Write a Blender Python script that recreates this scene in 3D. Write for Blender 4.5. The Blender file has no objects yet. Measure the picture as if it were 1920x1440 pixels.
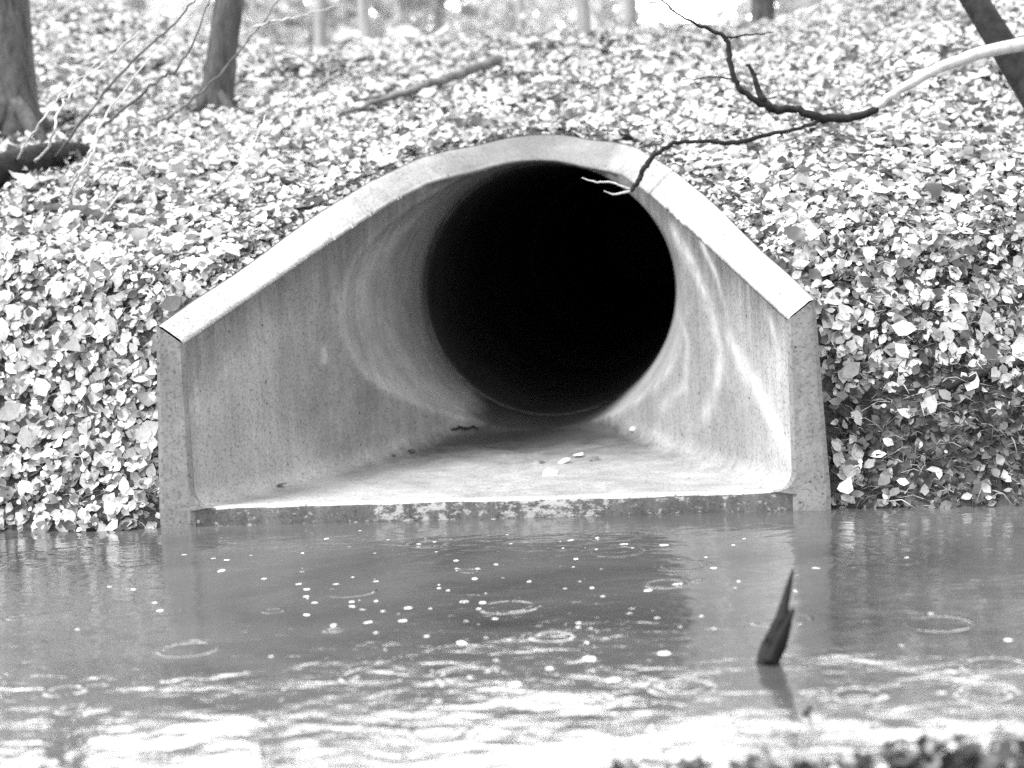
import bpy, bmesh, math, random
import numpy as np
from mathutils import Vector, Matrix, noise
random.seed(7); rng = np.random.default_rng(7)
S = bpy.context.scene
C = S.collection

# ------------------------------------------------------------------ camera
FPX = 3458.6
CAM = np.array([0.88183, -6.34058, 1.03482])
FW = np.array([-0.12116864, 0.98779209, -0.09790272])
RT = np.array([0.99199461, 0.11696667, -0.04759709])
UP = np.array([0.03556467, 0.10288625, 0.99405713])
cd = bpy.data.cameras.new('camera'); co = bpy.data.objects.new('camera', cd); C.objects.link(co)
cd.sensor_width = 36.0; cd.lens = FPX * 36 / 1920; cd.clip_start = 0.05; cd.clip_end = 2000
m = Matrix.Identity(4)
for i in range(3):
    m[i][0] = RT[i]; m[i][1] = UP[i]; m[i][2] = -FW[i]; m[i][3] = CAM[i]
co.matrix_world = m
cd.dof.use_dof = True; cd.dof.focus_distance = 6.35; cd.dof.aperture_fstop = 1.8
S.camera = co

# ------------------------------------------------------------------ sky, sun, exposure
SUN_EL, SUN_AZ = math.radians(58), math.radians(215)
W = bpy.data.worlds.new("World"); S.world = W; W.use_nodes = True
nt = W.node_tree; nt.nodes.clear()
def wn(t, **k):
    n = nt.nodes.new(t)
    for a, b in k.items(): setattr(n, a, b)
    return n
sky = wn('ShaderNodeTexSky', sky_type='NISHITA', sun_disc=False)
sky.sun_elevation = SUN_EL; sky.sun_rotation = SUN_AZ
bw = wn('ShaderNodeRGBToBW'); mx = wn('ShaderNodeMix', data_type='RGBA')
mx.inputs[0].default_value = 0.8
# the cloud layer: even, with a low bright band added to whiten the water
tc = wn('ShaderNodeTexCoord'); sp = wn('ShaderNodeSeparateXYZ'); nt.links.new(tc.outputs['Generated'], sp.inputs[0])
ry = wn('ShaderNodeMapRange', interpolation_type='SMOOTHSTEP'); nt.links.new(sp.outputs[1], ry.inputs[0])
ry.inputs[1].default_value = .2; ry.inputs[2].default_value = .85
rz = wn('ShaderNodeMapRange', interpolation_type='SMOOTHSTEP'); nt.links.new(sp.outputs[2], rz.inputs[0])
rz.inputs[1].default_value = .6; rz.inputs[2].default_value = .2
pr = wn('ShaderNodeMath', operation='MULTIPLY'); nt.links.new(ry.outputs[0], pr.inputs[0]); nt.links.new(rz.outputs[0], pr.inputs[1])
cm = wn('ShaderNodeMath', operation='MULTIPLY_ADD'); nt.links.new(pr.outputs[0], cm.inputs[0]); cm.inputs[1].default_value = 42.0; cm.inputs[2].default_value = 6.5
nt.links.new(cm.outputs[0], mx.inputs[7])
bg = wn('ShaderNodeBackground'); bg.inputs[1].default_value = 0.08
wo = wn('ShaderNodeOutputWorld')
nt.links.new(sky.outputs[0], bw.inputs[0]); nt.links.new(bw.outputs[0], mx.inputs[6])
nt.links.new(mx.outputs[2], bg.inputs[0]); nt.links.new(bg.outputs[0], wo.inputs[0])
sl = bpy.data.lights.new('sun', 'SUN'); sl.energy = 1.5; sl.angle = math.radians(20)
so = bpy.data.objects.new('sun', sl); C.objects.link(so)
# sun direction: high, behind the camera and to the left
sd = Vector((-0.62, -0.34, 1.0)).normalized()
so.rotation_euler = sd.to_track_quat('Z', 'Y').to_euler()
S.view_settings.view_transform = 'Standard'; S.view_settings.look = 'None'
S.view_settings.exposure = 2.15; S.view_settings.gamma = 1
S.cycles.max_bounces = 6
S.cycles.use_denoising = False      # keep the grain of a fast film

# ------------------------------------------------------------------ helpers
def ray(px, py):
    d = FW * FPX + RT * (px - 960) - UP * (py - 720)
    return d / np.linalg.norm(d)
def at(px, py, dist):                       # a point seen at px,py this many metres ahead
    d = ray(px, py); return Vector(CAM + d * dist / float(d @ FW))
def on_z(px, py, z):
    d = ray(px, py); return Vector(CAM + d * (z - CAM[2]) / d[2])

def tag(o, label=None, cat=None, group=None, kind=None):
    if label: o['label'] = label
    if cat: o['category'] = cat
    if group: o['group'] = group
    if kind: o['kind'] = kind
    return o
def empty(name, loc, **k):
    o = bpy.data.objects.new(name, None); o.empty_display_size = .1; C.objects.link(o); o.location = loc
    return tag(o, **k)
def mesh_obj(name, verts, faces, mat, parent=None, smooth=True):
    me = bpy.data.meshes.new(name)
    me.from_pydata([tuple(v) for v in verts], [], faces); me.update()
    if smooth: me.polygons.foreach_set('use_smooth', [True] * len(me.polygons))
    me.materials.append(mat)
    o = bpy.data.objects.new(name, me); C.objects.link(o)
    if parent:
        o.parent = parent; o.matrix_parent_inverse = Matrix.Translation(-Vector(parent.location))
    return o
def np_mesh(name, V, quads, tris, mat, parent=None, smooth=False):
    me = bpy.data.meshes.new(name)
    nq, ntr = len(quads), len(tris)
    me.vertices.add(len(V)); me.vertices.foreach_set('co', np.asarray(V, np.float32).ravel())
    me.loops.add(nq * 4 + ntr * 3)
    li = np.concatenate([np.asarray(quads, np.int32).ravel(), np.asarray(tris, np.int32).ravel()])
    me.loops.foreach_set('vertex_index', li.astype(np.int32))
    me.polygons.add(nq + ntr)
    st = np.concatenate([np.arange(nq) * 4, nq * 4 + np.arange(ntr) * 3]).astype(np.int32)
    me.polygons.foreach_set('loop_start', st)
    if smooth: me.polygons.foreach_set('use_smooth', np.ones(nq + ntr, bool))
    me.update(calc_edges=True); me.validate()
    me.materials.append(mat)
    o = bpy.data.objects.new(name, me); C.objects.link(o)
    if parent:
        o.parent = parent; o.matrix_parent_inverse = Matrix.Translation(-Vector(parent.location))
    return o

class MB:
    def __init__(s): s.v = []; s.f = []
    def tube(s, pts, rad, n=8, rough=0.0, cap=True):
        pts = [Vector(p) for p in pts]; b = len(s.v); N = len(pts)
        if isinstance(rad, (int, float)): rad = [rad] * N
        ref = Vector((0.13, 0.27, 1)).normalized()
        t0 = (pts[-1] - pts[0]).normalized()
        if abs(ref.dot(t0)) > .9: ref = Vector((1, .2, .1)).normalized()
        for i, p in enumerate(pts):
            t = (pts[min(i + 1, N - 1)] - pts[max(i - 1, 0)]).normalized()
            a = t.cross(ref).normalized(); c = t.cross(a)
            for k in range(n):
                an = 2 * math.pi * k / n
                d = a * math.cos(an) + c * math.sin(an)
                r = rad[i]
                if rough: r *= 1 + rough * noise.noise(Vector((k * 2.1 + p.x, p.y * 3, p.z * 4)))
                s.v.append(p + d * r)
        for i in range(N - 1):
            for k in range(n):
                k2 = (k + 1) % n
                s.f.append((b + i * n + k, b + i * n + k2, b + (i + 1) * n + k2, b + (i + 1) * n + k))
        if cap:
            s.f.append(tuple(b + k for k in range(n - 1, -1, -1)))
            s.f.append(tuple(b + (N - 1) * n + k for k in range(n)))
    def build(s, name, mat, parent=None): return mesh_obj(name, s.v, s.f, mat, parent)
def spline(pts, sub=6, jit=0.0):
    P = [Vector(p) for p in pts]; out = []
    for i in range(len(P) - 1):
        p0 = P[max(i - 1, 0)]; p1 = P[i]; p2 = P[i + 1]; p3 = P[min(i + 2, len(P) - 1)]
        for k in range(sub):
            t = k / sub
            q = 0.5 * ((2 * p1) + (p2 - p0) * t + (2 * p0 - 5 * p1 + 4 * p2 - p3) * t * t + (3 * p1 - p0 - 3 * p2 + p3) * t ** 3)
            if jit and (i or k): q += Vector((random.gauss(0, jit), random.gauss(0, jit), random.gauss(0, jit)))
            out.append(q)
    out.append(P[-1]); return out
def rlerp(vals, n):
    x = np.linspace(0, len(vals) - 1, n); return list(np.interp(x, range(len(vals)), vals))

# ------------------------------------------------------------------ materials (black-and-white place: neutral greys)
def mat(name):
    m = bpy.data.materials.new(name); m.use_nodes = True; n = m.node_tree; n.nodes.clear()
    out = n.nodes.new('ShaderNodeOutputMaterial'); b = n.nodes.new('ShaderNodeBsdfPrincipled')
    n.links.new(b.outputs[0], out.inputs[0])
    return m, n, b
def N(n, t, ins={}, **k):
    x = n.nodes.new(t)
    for a, b in k.items(): setattr(x, a, b)
    for a, b in ins.items():
        if hasattr(b, 'is_linked') or isinstance(b, bpy.types.NodeSocket): n.links.new(b, x.inputs[a])
        else: x.inputs[a].default_value = b
    return x
def ramp(n, src, stops):
    r = n.nodes.new('ShaderNodeValToRGB'); n.links.new(src, r.inputs[0])
    e = r.color_ramp.elements
    e[0].position, e[0].color = stops[0][0], (stops[0][1],) * 3 + (1,)
    e[1].position, e[1].color = stops[-1][0], (stops[-1][1],) * 3 + (1,)
    for p, v in stops[1:-1]:
        q = e.new(p); q.color = (v,) * 3 + (1,)
    return r
def texco(n, scale=(1, 1, 1), kind='Object'):
    t = n.nodes.new('ShaderNodeTexCoord')
    mp = N(n, 'ShaderNodeMapping', {0: t.outputs[kind], 3: scale}); return mp.outputs[0]
def noi(n, vec, scale, detail=4, rough=.55, dist=0):
    return N(n, 'ShaderNodeTexNoise', {'Vector': vec, 'Scale': scale, 'Detail': detail, 'Roughness': rough, 'Distortion': dist}).outputs[0]
def mul(n, a, b): return N(n, 'ShaderNodeMath', {0: a, 1: b}, operation='MULTIPLY').outputs[0]
def add(n, a, b): return N(n, 'ShaderNodeMath', {0: a, 1: b}, operation='ADD').outputs[0]

def concrete(name, lo, hi, streak=.5, crown=False, rough=.8, dark_in=False):
    m, n, b = mat(name)
    g = texco(n)
    base = ramp(n, noi(n, g, 3.2, 8, .62), [(.28, lo), (.72, hi)]).outputs[0]
    st = ramp(n, noi(n, texco(n, (6, 6, .5)), 2.0, 7, .7, .6), [(.34, 1 - streak), (.62, 1)]).outputs[0]
    sp = ramp(n, noi(n, g, 90, 3, .7), [(.30, .45), (.48, 1.0), (.75, 1.15)]).outputs[0]
    vo = N(n, 'ShaderNodeTexVoronoi', {'Vector': g, 'Scale': 26.0, 'Randomness': 1.0}, feature='F1')   # air holes
    vs = N(n, 'ShaderNodeSeparateColor', {0: vo.outputs['Color']})
    hole = ramp(n, add(n, vo.outputs['Distance'], mul(n, vs.outputs[0], .35)), [(.13, .35), (.19, 1.0)]).outputs[0]
    c = mul(n, mul(n, mul(n, base, st), sp), hole)
    c = mul(n, c, ramp(n, noi(n, g, 1.7, 8, .75, .8), [(.36, .74), (.56, 1.0)]).outputs[0])
    if crown:    # dark algae blotches that grow only on the top of the ring
        sep = N(n, 'ShaderNodeSeparateXYZ', {0: g})
        ax = N(n, 'ShaderNodeMath', {0: sep.outputs[0]}, operation='ABSOLUTE').outputs[0]
        k = add(n, ax, mul(n, noi(n, g, 5, 5, .7), .55))
        c = mul(n, c, ramp(n, k, [(.30, .30), (.62, .42), (1.05, 1.0)]).outputs[0])
    if dark_in:  # shade under the rim, painted in with drip-shaped edges
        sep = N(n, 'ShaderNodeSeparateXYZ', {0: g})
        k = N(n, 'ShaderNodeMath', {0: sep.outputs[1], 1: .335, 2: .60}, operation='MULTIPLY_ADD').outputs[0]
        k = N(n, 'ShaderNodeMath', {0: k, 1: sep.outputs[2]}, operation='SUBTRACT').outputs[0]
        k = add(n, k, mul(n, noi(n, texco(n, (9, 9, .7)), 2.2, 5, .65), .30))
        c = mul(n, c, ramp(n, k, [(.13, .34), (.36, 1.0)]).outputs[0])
    if dark_in:  # darker towards the inner end of the barrel
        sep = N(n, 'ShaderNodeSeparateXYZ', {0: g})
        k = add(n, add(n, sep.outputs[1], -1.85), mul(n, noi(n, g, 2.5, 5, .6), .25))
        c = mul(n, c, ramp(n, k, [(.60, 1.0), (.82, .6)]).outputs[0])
        fl = N(n, 'ShaderNodeMath', {0: mul(n, sep.outputs[2], 5.), 1: -1.0, 2: 0.}, operation='MULTIPLY_ADD').outputs[0]   # darker low down on the floor before the pipe
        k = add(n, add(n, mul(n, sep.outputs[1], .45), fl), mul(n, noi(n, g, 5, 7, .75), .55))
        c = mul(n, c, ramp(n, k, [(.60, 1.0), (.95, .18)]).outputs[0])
        fa = N(n, 'ShaderNodeAttribute', attribute_name='painted_shade')  # shade beside the crease, painted onto the flat walls
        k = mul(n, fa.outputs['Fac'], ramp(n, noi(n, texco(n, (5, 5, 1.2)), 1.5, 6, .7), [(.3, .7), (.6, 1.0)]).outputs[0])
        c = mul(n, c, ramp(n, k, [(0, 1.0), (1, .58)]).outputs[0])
    if dark_in:  # crease highlights mixed in as pale colour
        at_ = N(n, 'ShaderNodeAttribute', attribute_name='painted_light')
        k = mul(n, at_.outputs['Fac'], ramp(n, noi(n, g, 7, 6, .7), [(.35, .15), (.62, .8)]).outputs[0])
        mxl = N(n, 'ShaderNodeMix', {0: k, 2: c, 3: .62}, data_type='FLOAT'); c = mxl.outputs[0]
    n.links.new(c, b.inputs['Base Color'])
    b.inputs['Roughness'].default_value = rough
    h = add(n, mul(n, noi(n, g, 60, 5, .7), .5), noi(n, g, 9, 4, .6))
    bp = N(n, 'ShaderNodeBump', {'Strength': .35, 'Distance': .006, 'Height': h})
    n.links.new(bp.outputs[0], b.inputs['Normal'])
    return m
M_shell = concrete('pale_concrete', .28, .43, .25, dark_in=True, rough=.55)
M_edge = concrete('edge_concrete', .42, .54, .10, crown=True, rough=.8)  # paler copy of the concrete: light from above put into the colour
M_toe = concrete('toe_concrete', .35, .5, .2, rough=.6)
M_wettoe = concrete('wet_toe', .06, .17, .5, rough=.35)
def mottle(m):      # pale scale where the water runs over the lip
    n = m.node_tree; b = [q for q in n.nodes if q.type == 'BSDF_PRINCIPLED'][0]
    src = b.inputs['Base Color'].links[0].from_socket; g = texco(n)
    sep = N(n, 'ShaderNodeSeparateXYZ', {0: g})
    w1 = ramp(n, add(n, mul(n, sep.outputs[0], .5), .5), [(.28, 0), (.32, .9), (.42, .9), (.46, .25), (.51, .3), (.54, .9), (.66, .8), (.72, .1), (1, 0)])
    k = mul(n, ramp(n, add(n, noi(n, texco(n, (1, 1, 1.6)), 24, 6, .75), mul(n, w1.outputs[0], .12)), [(.56, 0), (.66, 1)]).outputs[0], 1.0)
    mxl = N(n, 'ShaderNodeMix', {0: k, 2: src, 3: .36}, data_type='FLOAT'); n.links.new(mxl.outputs[0], b.inputs['Base Color'])
mottle(M_wettoe)
M_face = concrete('face_concrete', .17, .25, .25, rough=.8)  # darker copy of the concrete: shade of upright faces put into the colour
M_ring = concrete('dark_mortar', .04, .22, .7, rough=.8)
M_pipe = concrete('dark_pipe_concrete', .012, .03, .3, rough=.7)  # near-black: the pipe's lack of light is put into the colour
M_pale = concrete('bright_concrete', .60, .75, .1, rough=.5)

def leafmat(name, stops, rough=.45, trans=True):
    m, n, b = mat(name)
    geo = n.nodes.new('ShaderNodeNewGeometry')
    r = ramp(n, geo.outputs['Random Per Island'], stops)
    v = mul(n, r.outputs[0], ramp(n, noi(n, texco(n), 60, 2), [(.3, .8), (.7, 1.1)]).outputs[0])
    n.links.new(v, b.inputs['Base Color']); b.inputs['Roughness'].default_value = rough
    if trans:
        out = [x for x in n.nodes if x.type == 'OUTPUT_MATERIAL'][0]
        tr = N(n, 'ShaderNodeBsdfTranslucent', {'Color': v})
        ms = N(n, 'ShaderNodeMixShader', {0: .3}); n.links.new(b.outputs[0], ms.inputs[1]); n.links.new(tr.outputs[0], ms.inputs[2])
        n.links.new(ms.outputs[0], out.inputs[0])
    return m
M_litter = leafmat('leaf_litter', [(0, .03), (.2, .15), (.45, .45), (.8, .68), (1, .82)], .4)
M_crown = leafmat('tree_leaves', [(0, .4), (.5, .6), (1, .75)], .5)
M_dark = leafmat('dark_leaves', [(0, .02), (.5, .08), (.8, .3), (1, .7)], .5)

def simple(name, lo, hi, scale=8, rough=.85, bump=.4, stretch=(1, 1, 1), dist=.01):
    m, n, b = mat(name); g = texco(n, stretch)
    f = noi(n, g, scale, 7, .65)
    n.links.new(ramp(n, f, [(.3, lo), (.7, hi)]).outputs[0], b.inputs['Base Color'])
    b.inputs['Roughness'].default_value = rough
    bp = N(n, 'ShaderNodeBump', {'Strength': bump, 'Distance': dist, 'Height': f}); n.links.new(bp.outputs[0], b.inputs['Normal'])
    return m
M_soil = simple('soil', .01, .12, 55, .9, 1.0)
M_bark = simple('bark', .03, .12, 9, .9, 1.0, (3, 3, .6), .02)
M_barkfar = simple('grey_bark', .22, .42, 7, .9, .8, (3, 3, .5), .02)  # far trunks: paleness of haze put into the bark colour
M_wetbark = simple('wet_dark_bark', .006, .03, 16, .8, .8)
M_palebark = simple('pale_bare_wood', .35, .6, 20, .7, .5)
M_twig = simple('brown_stem', .05, .14, 20, .8, .5)
for mm_ in (M_bark, M_wetbark): [setattr(q.inputs['Specular IOR Level'], 'default_value', .15) for q in mm_.node_tree.nodes if q.type == 'BSDF_PRINCIPLED']
M_branch = simple('weathered_branch', .05, .20, 18, .8, .8)
M_stone = simple('stone', .4, .6, 30, .8, .5)

# water
def water_mat():
    m, n, b = mat('brown_water')
    g = texco(n)
    b.inputs['IOR'].default_value = 1.9
    mud = ramp(n, noi(n, g, .9, 5, .6, .6), [(.35, .045), (.65, .10)]).outputs[0]
    n.links.new(mud, b.inputs['Base Color'])
    b.inputs['Roughness'].default_value = .085
    h = mul(n, noi(n, texco(n, (1, 1.3, 1)), 2.6, 3, .5, .4), .011)
    h = add(n, h, mul(n, noi(n, texco(n, (1, 1.6, 1)), 13, 3, .55, .5), .0020))
    # raindrop rings: cells of a jittered grid, a few of them ringing
    for sc, fr, amp, seed in ((2.3, 150., .0030, 3.1), (4.1, 230., .0018, 11.7), (1.5, 120., .0034, 23.3)):
        mp = N(n, 'ShaderNodeMapping', {0: g, 1: (seed, seed * .7, 0), 3: (1, 1, 0)})
        v = N(n, 'ShaderNodeTexVoronoi', {'Vector': mp.outputs[0], 'Scale': sc, 'Randomness': 1.0}, feature='F1', voronoi_dimensions='2D')
        d = mul(n, v.outputs['Distance'], 1 / sc)
        rnd = N(n, 'ShaderNodeSeparateColor', {0: v.outputs['Color']})
        R_ = add(n, mul(n, rnd.outputs[0], .07), .012)                  # ring radius of this drop
        x = N(n, 'ShaderNodeMath', {0: d, 1: R_}, operation='SUBTRACT').outputs[0]
        e = N(n, 'ShaderNodeMath', {0: mul(n, mul(n, x, x), -5000.)}, operation='EXPONENT').outputs[0]
        s_ = N(n, 'ShaderNodeMath', {0: mul(n, x, fr)}, operation='COSINE').outputs[0]
        on = N(n, 'ShaderNodeMath', {0: rnd.outputs[1], 1: .74}, operation='GREATER_THAN').outputs[0]
        brk = ramp(n, noi(n, g, 7, 4, .7), [(.36, 0.), (.6, .85)]).outputs[0]
        h = add(n, h, mul(n, mul(n, mul(n, mul(n, e, s_), on), brk), amp))
    bp = N(n, 'ShaderNodeBump', {'Strength': 1.0, 'Distance': 1.0, 'Height': h}); n.links.new(bp.outputs[0], b.inputs['Normal'])
    return m
M_water = water_mat()
m, n, b = mat('aerated_water'); b.inputs['Base Color'].default_value = (.85, .85, .85, 1); b.inputs['Roughness'].default_value = .15
M_foam = m

# ------------------------------------------------------------------ ground shape
WZ = -0.065
ZO = ([-.05, 0, .2, .45, .68, 1.0, 1.37, 1.72, 2.1, 2.25, 3.2, 4.5, 5.6, 6.5, 8, 12, 30, 80],
      [.62, .662, .735, .815, .90, 1.025, 1.15, 1.24, 1.315, 1.345, 1.60, 1.90, 2.08, 2.12, 2.05, 1.7, 1.2, 1.0])
ZI = ([0, .25, .5, .75, 1.0, 1.3, 1.6, 1.83, 2.0, 3], [.590, .68, .77, .86, .95, 1.05, 1.13, 1.175, 1.22, 1.23])
def fbm(x, y, s, o=3, off=0.0):
    v = 0; a = 1
    for i in range(o):
        v += a * noise.noise(Vector((x * s + off, y * s - off, off * .3 + i * 7.7))); s *= 2.1; a *= .5
    return v
def ground(x, y):
    zo = float(np.interp(y, *ZO))
    near = min(1, max(0, (y - 2.2) / 1.2)) if abs(x) < 1.3 else min(1, max(0, (abs(x) - 1.3) / .6) + max(0, (y - 2.2) / 1.2))
    near = min(1, near)
    z = zo - .015 + near * .07 * fbm(x, y, 1.1, 3, 3.3)
    side = min(4.5, max(0, abs(x + .4) - 1.7))
    z += side * .30 * min(1, max(0, (y - 1.8) / 3.5)) * (1 if y < 12 else max(.3, 1 - (y - 12) / 30))
    # shore
    sh = 0.05 * fbm(x, 0.0, 1.6, 3, 9.1)
    if abs(x) > 1.05:
        far = min(1, max(0, (abs(x) - 1.3) / 1.2))
        st = 1.9 - .8 * far
        zs = -.16 + st * (y + .06 + sh)
        z = min(z, max(zs, -.5))
    elif y < 0: z = min(z, -.45)
    if abs(x) > 1.25 and -.3 < y < 2.2: z += .045 * fbm(x, y, 4.5, 3, 30.) * min(1, (abs(x) - 1.25) / .3)
    # the near bank, this side of the pool
    yb = -3.02 - .35 * max(0, .9 - x) - .12 * fbm(x, 0, 2.2, 3, 5.)
    if y < yb + .6:
        zb = WZ - .02 - (y - yb) * .35
        zb = min(zb, -.02) if x < .6 else min(zb, .06)
        if y < yb - 1.5: zb = max(zb, -.02)
        z = max(z, zb) if y < -1.5 else z
    return z
def G(px, py, lift=0.0):
    d = ray(px, py); t = 5.0
    for i in range(1400):
        p = CAM + d * t
        if p[1] > -.3 and p[2] - lift < ground(p[0], p[1]): break
        t += .01
    return Vector(p)

def wall_w(y, w=1.0564):
    a = w - .4 * y
    return max(min(a, (2.32 - y) * .74), 0.0)
RAD, TH = .61, .125
def exf(y): return 1 + .12 * min(1, max(0, (2.35 - y) / 1.25)) ** 1.2
def zc_cap(y): return 1.26 - max(0, y - 1.68) * .9
def sect(y, th, o):
    """radius along direction th (from (0,.55)) of the inner surface grown by o"""
    yq = y / 1.125 if o > 0 else y
    sc_ = math.sqrt(max(0., 1 - (max(0., yq - 1.62) / .385) ** 2)); w = (wall_w(y) + o) * sc_ - o; k = .02
    lo = np.full(len(th), .05); hi = np.full(len(th), 3.0)
    cx, cz = np.cos(th), np.sin(th)
    cap = 9. if yq < 1.6 else 1.18 + o
    for it in range(36):
        r = (lo + hi) / 2; x = np.abs(r * cx); z = .55 + r * cz
        dc = np.hypot(x / exf(y), z - RAD) - RAD - o
        if w + o > .01:
            rc = min(.075, (w + o) * .9)
            qx = x - (w + o) + rc + (.05 * max(0, 1 - y / .8) * np.clip(z, 0, .65) if o > 0 else 0); qz = np.maximum(-(z + o), z - cap) + rc
            db = np.hypot(np.maximum(qx, 0), np.maximum(qz, 0)) + np.minimum(np.maximum(qx, qz), 0) - rc
            if k > 1e-4:
                h = np.clip(.5 + .5 * (db - dc) / k, 0, 1); d = db * (1 - h) + dc * h - k * h * (1 - h)
            else: d = np.minimum(dc, db)
        else: d = dc
        ins = d < 0
        lo = np.where(ins, r, lo); hi = np.where(ins, hi, r)
    return (lo + hi) / 2
def top_angle(y, zt, o):
    if zt >= 2 * RAD + o - 1e-3: return math.pi / 2
    a = np.linspace(-.6, math.pi / 2, 800); r = sect(y, a, o); z = .55 + r * np.sin(a)
    i = np.argmax(z >= zt)
    if z[i] < zt: return math.pi / 2
    if i == 0: return a[0]
    t = (zt - z[i - 1]) / (z[i] - z[i - 1]); return a[i - 1] + t * (a[i] - a[i - 1])

# ------------------------------------------------------------------ culvert
cul = empty('culvert', (0, 0, 0), label='pale concrete culvert with flared side walls and dark round pipe at the pool edge', cat='culvert')
def build_shell():
    NU = 190
    YC = 2.0
    rows = sorted(set([round(YC * math.sin(t * math.pi / 2), 5) for t in np.linspace(0, 1, 130)]))
    def surf(o, rows, zfun, yend):
        grid = []
        for y in rows:
            zt = zfun(y); ta = top_angle(y, zt, o)
            u = np.linspace(0, 1, NU)
            th = -math.pi / 2 + (u) * (ta + math.pi / 2)
            r = sect(y, th, o)
            grid.append(np.c_[r * np.cos(th), np.full(NU, y), .55 + r * np.sin(th)])
        return grid
    zi = lambda y: float(np.interp(y, *ZI)) if y < YC - 1e-6 else 99
    inner = surf(0, rows + [2.05, 2.12, 2.2, 2.28, 2.36, 2.44, 2.495], zi, 0)
    zo = lambda y: float(np.interp(y, *ZO)) if y < 2.25 - 1e-6 else 99
    rows_o = [y * 2.25 / YC for y in rows]
    outer = surf(TH, rows_o + [2.36, 2.495], zo, 0)
    def grid_faces(g, flip, base=0):
        R, K = len(g), len(g[0]); f = []
        for i in range(R - 1):
            for j in range(K - 1):
                q = (base + i * K + j, base + i * K + j + 1, base + (i + 1) * K + j + 1, base + (i + 1) * K + j)
                f.append(q[::-1] if flip else q)
        return f
    def both(g, flip):
        V = [tuple(p) for r in g for p in r]; F = grid_faces(g, flip)
        b = len(V); V += [(-p[0], p[1], p[2]) for r in g for p in r]
        F += grid_faces(g, not flip, b); return V, F
    V, F = both(inner, False); b = len(V)
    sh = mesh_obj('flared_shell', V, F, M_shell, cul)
    bm = bmesh.new(); bm.from_mesh(sh.data); bmesh.ops.remove_doubles(bm, verts=bm.verts, dist=2e-4); bm.to_mesh(sh.data); bm.free()
    V, F = both(outer, True)
    ob = mesh_obj('outer_shell', V, F, M_face, cul)
    bm = bmesh.new(); bm.from_mesh(ob.data); bmesh.ops.remove_doubles(bm, verts=bm.verts, dist=2e-4); bm.to_mesh(ob.data); bm.free()
    # sloping top edge: from the left front corner over the crown to the right front corner
    ei = [Vector(g[-1]) for g in inner[:len(rows)]]; eo = [Vector(g[-1]) for g in outer[:len(rows)]]
    PI_ = [Vector((-p.x, p.y, p.z)) for p in ei] + ei[::-1][1:]
    PO_ = [Vector((-p.x, p.y, p.z)) for p in eo] + eo[::-1][1:]
    # resample by length
    def resamp(P, K):
        L = [0]
        for a, c in zip(P, P[1:]): L.append(L[-1] + (c - a).length)
        s = np.linspace(0, L[-1], K); A = np.array([tuple(p) for p in P])
        return [Vector((np.interp(t, L, A[:, 0]), np.interp(t, L, A[:, 1]), np.interp(t, L, A[:, 2]))) for t in s]
    K = 260; half = K // 2
    PI_ = resamp(PI_, K); PO_ = resamp(PO_, K)
    V = []; cols = 7
    for i in range(K):
        a, c = PI_[i], PO_[i]
        chip = -.009 * abs(fbm(a.x * 1.3, a.y * 1.3, 11, 4, 1.)) if abs(a.x) < .75 else .002 * fbm(a.x, a.y, 9, 2, 1.)
        nrm = Vector((0, -.35, 1)).normalized()
        for j in range(cols):
            t = j / (cols - 1)
            p = a.lerp(c, t)
            if j == 0: p = p + nrm * (-.004) + Vector((0, 0, chip)) 
            elif j == cols - 1: p = p - nrm * .004
            else: p = p + nrm * (.003 + .002 * fbm(p.x, p.y + p.z, 14, 2, 4.))
            V.append(p)
        # a skirt down the inside keeps the chipped rim closed
    F = [(i * cols + j, i * cols + j + 1, (i + 1) * cols + j + 1, (i + 1) * cols + j) for i in range(K - 1) for j in range(cols - 1)]
    b = len(V)
    for i in range(K):
        a, c = PI_[i], PO_[i]; inn = (c - a).normalized()
        V.append(a + inn * .02)
    F += [(i * cols, (i + 1) * cols, b + i + 1, b + i) for i in range(K - 1)]
    rim = mesh_obj('top_edge', V, [f[::-1] for f in F], M_edge, cul)
    # front end faces of the side walls
    gi, go = inner[0], outer[0]
    j0 = int(np.argmax(gi[:, 2] > .02)); 
    for s, nm in ((-1, 'wall_end'), (1, 'wall_end')):
        V = []; F = []; cols = 9
        for k, q in enumerate(np.linspace(0, 1, 90)):
            zi_ = -.42 + q * (.42 + gi[-1][2]); zo_ = -.42 + q * (.42 + go[-1][2])
            for j in range(cols):
                t = j / (cols - 1)
                xi = gi[-1][0] if zi_ > .1 else gi[-1][0] - (0 if zi_ < -.002 else (.075 - math.sqrt(max(0, .075 ** 2 - (max(0, .075 - zi_)) ** 2))))
                xo = go[-1][0] + .004 + .05 * max(0, min(.65, .655 - zo_))
                x = xi * (1 - t) + xo * t; z = zi_ * (1 - t) + zo_ * t
                e = .008 if 0 < j < cols - 1 else 0.0
                yy = -.013 - e * .6 + .004 * fbm(x * s, z, 7, 3, 6.)
                if j in (0,): yy += .004
                if j == 0 and zi_ < .0: x = xi
                V.append((s * x, yy, z))
        for k in range(89):
            for j in range(cols - 1):
                q = (k * cols + j, k * cols + j + 1, (k + 1) * cols + j + 1, (k + 1) * cols + j)
                F.append(q if s > 0 else q[::-1])
        # return edge back to the outer shell
        b = len(V)
        for k in range(90): V.append((V[k * cols + cols - 1][0], .05, V[k * cols + cols - 1][2]))
        for k in range(89):
            q = (k * cols + cols - 1, b + k, b + k + 1, (k + 1) * cols + cols - 1); F.append(q if s > 0 else q[::-1])
        b = len(V)
        for k in range(90): V.append((V[k * cols][0] - s * .001, .03, V[k * cols][2]))
        for k in range(89):
            q = (k * cols, (k + 1) * cols, b + k + 1, b + k); F.append(q if s > 0 else q[::-1])
        mesh_obj(nm, V, F, M_face, cul, smooth=False)
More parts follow.
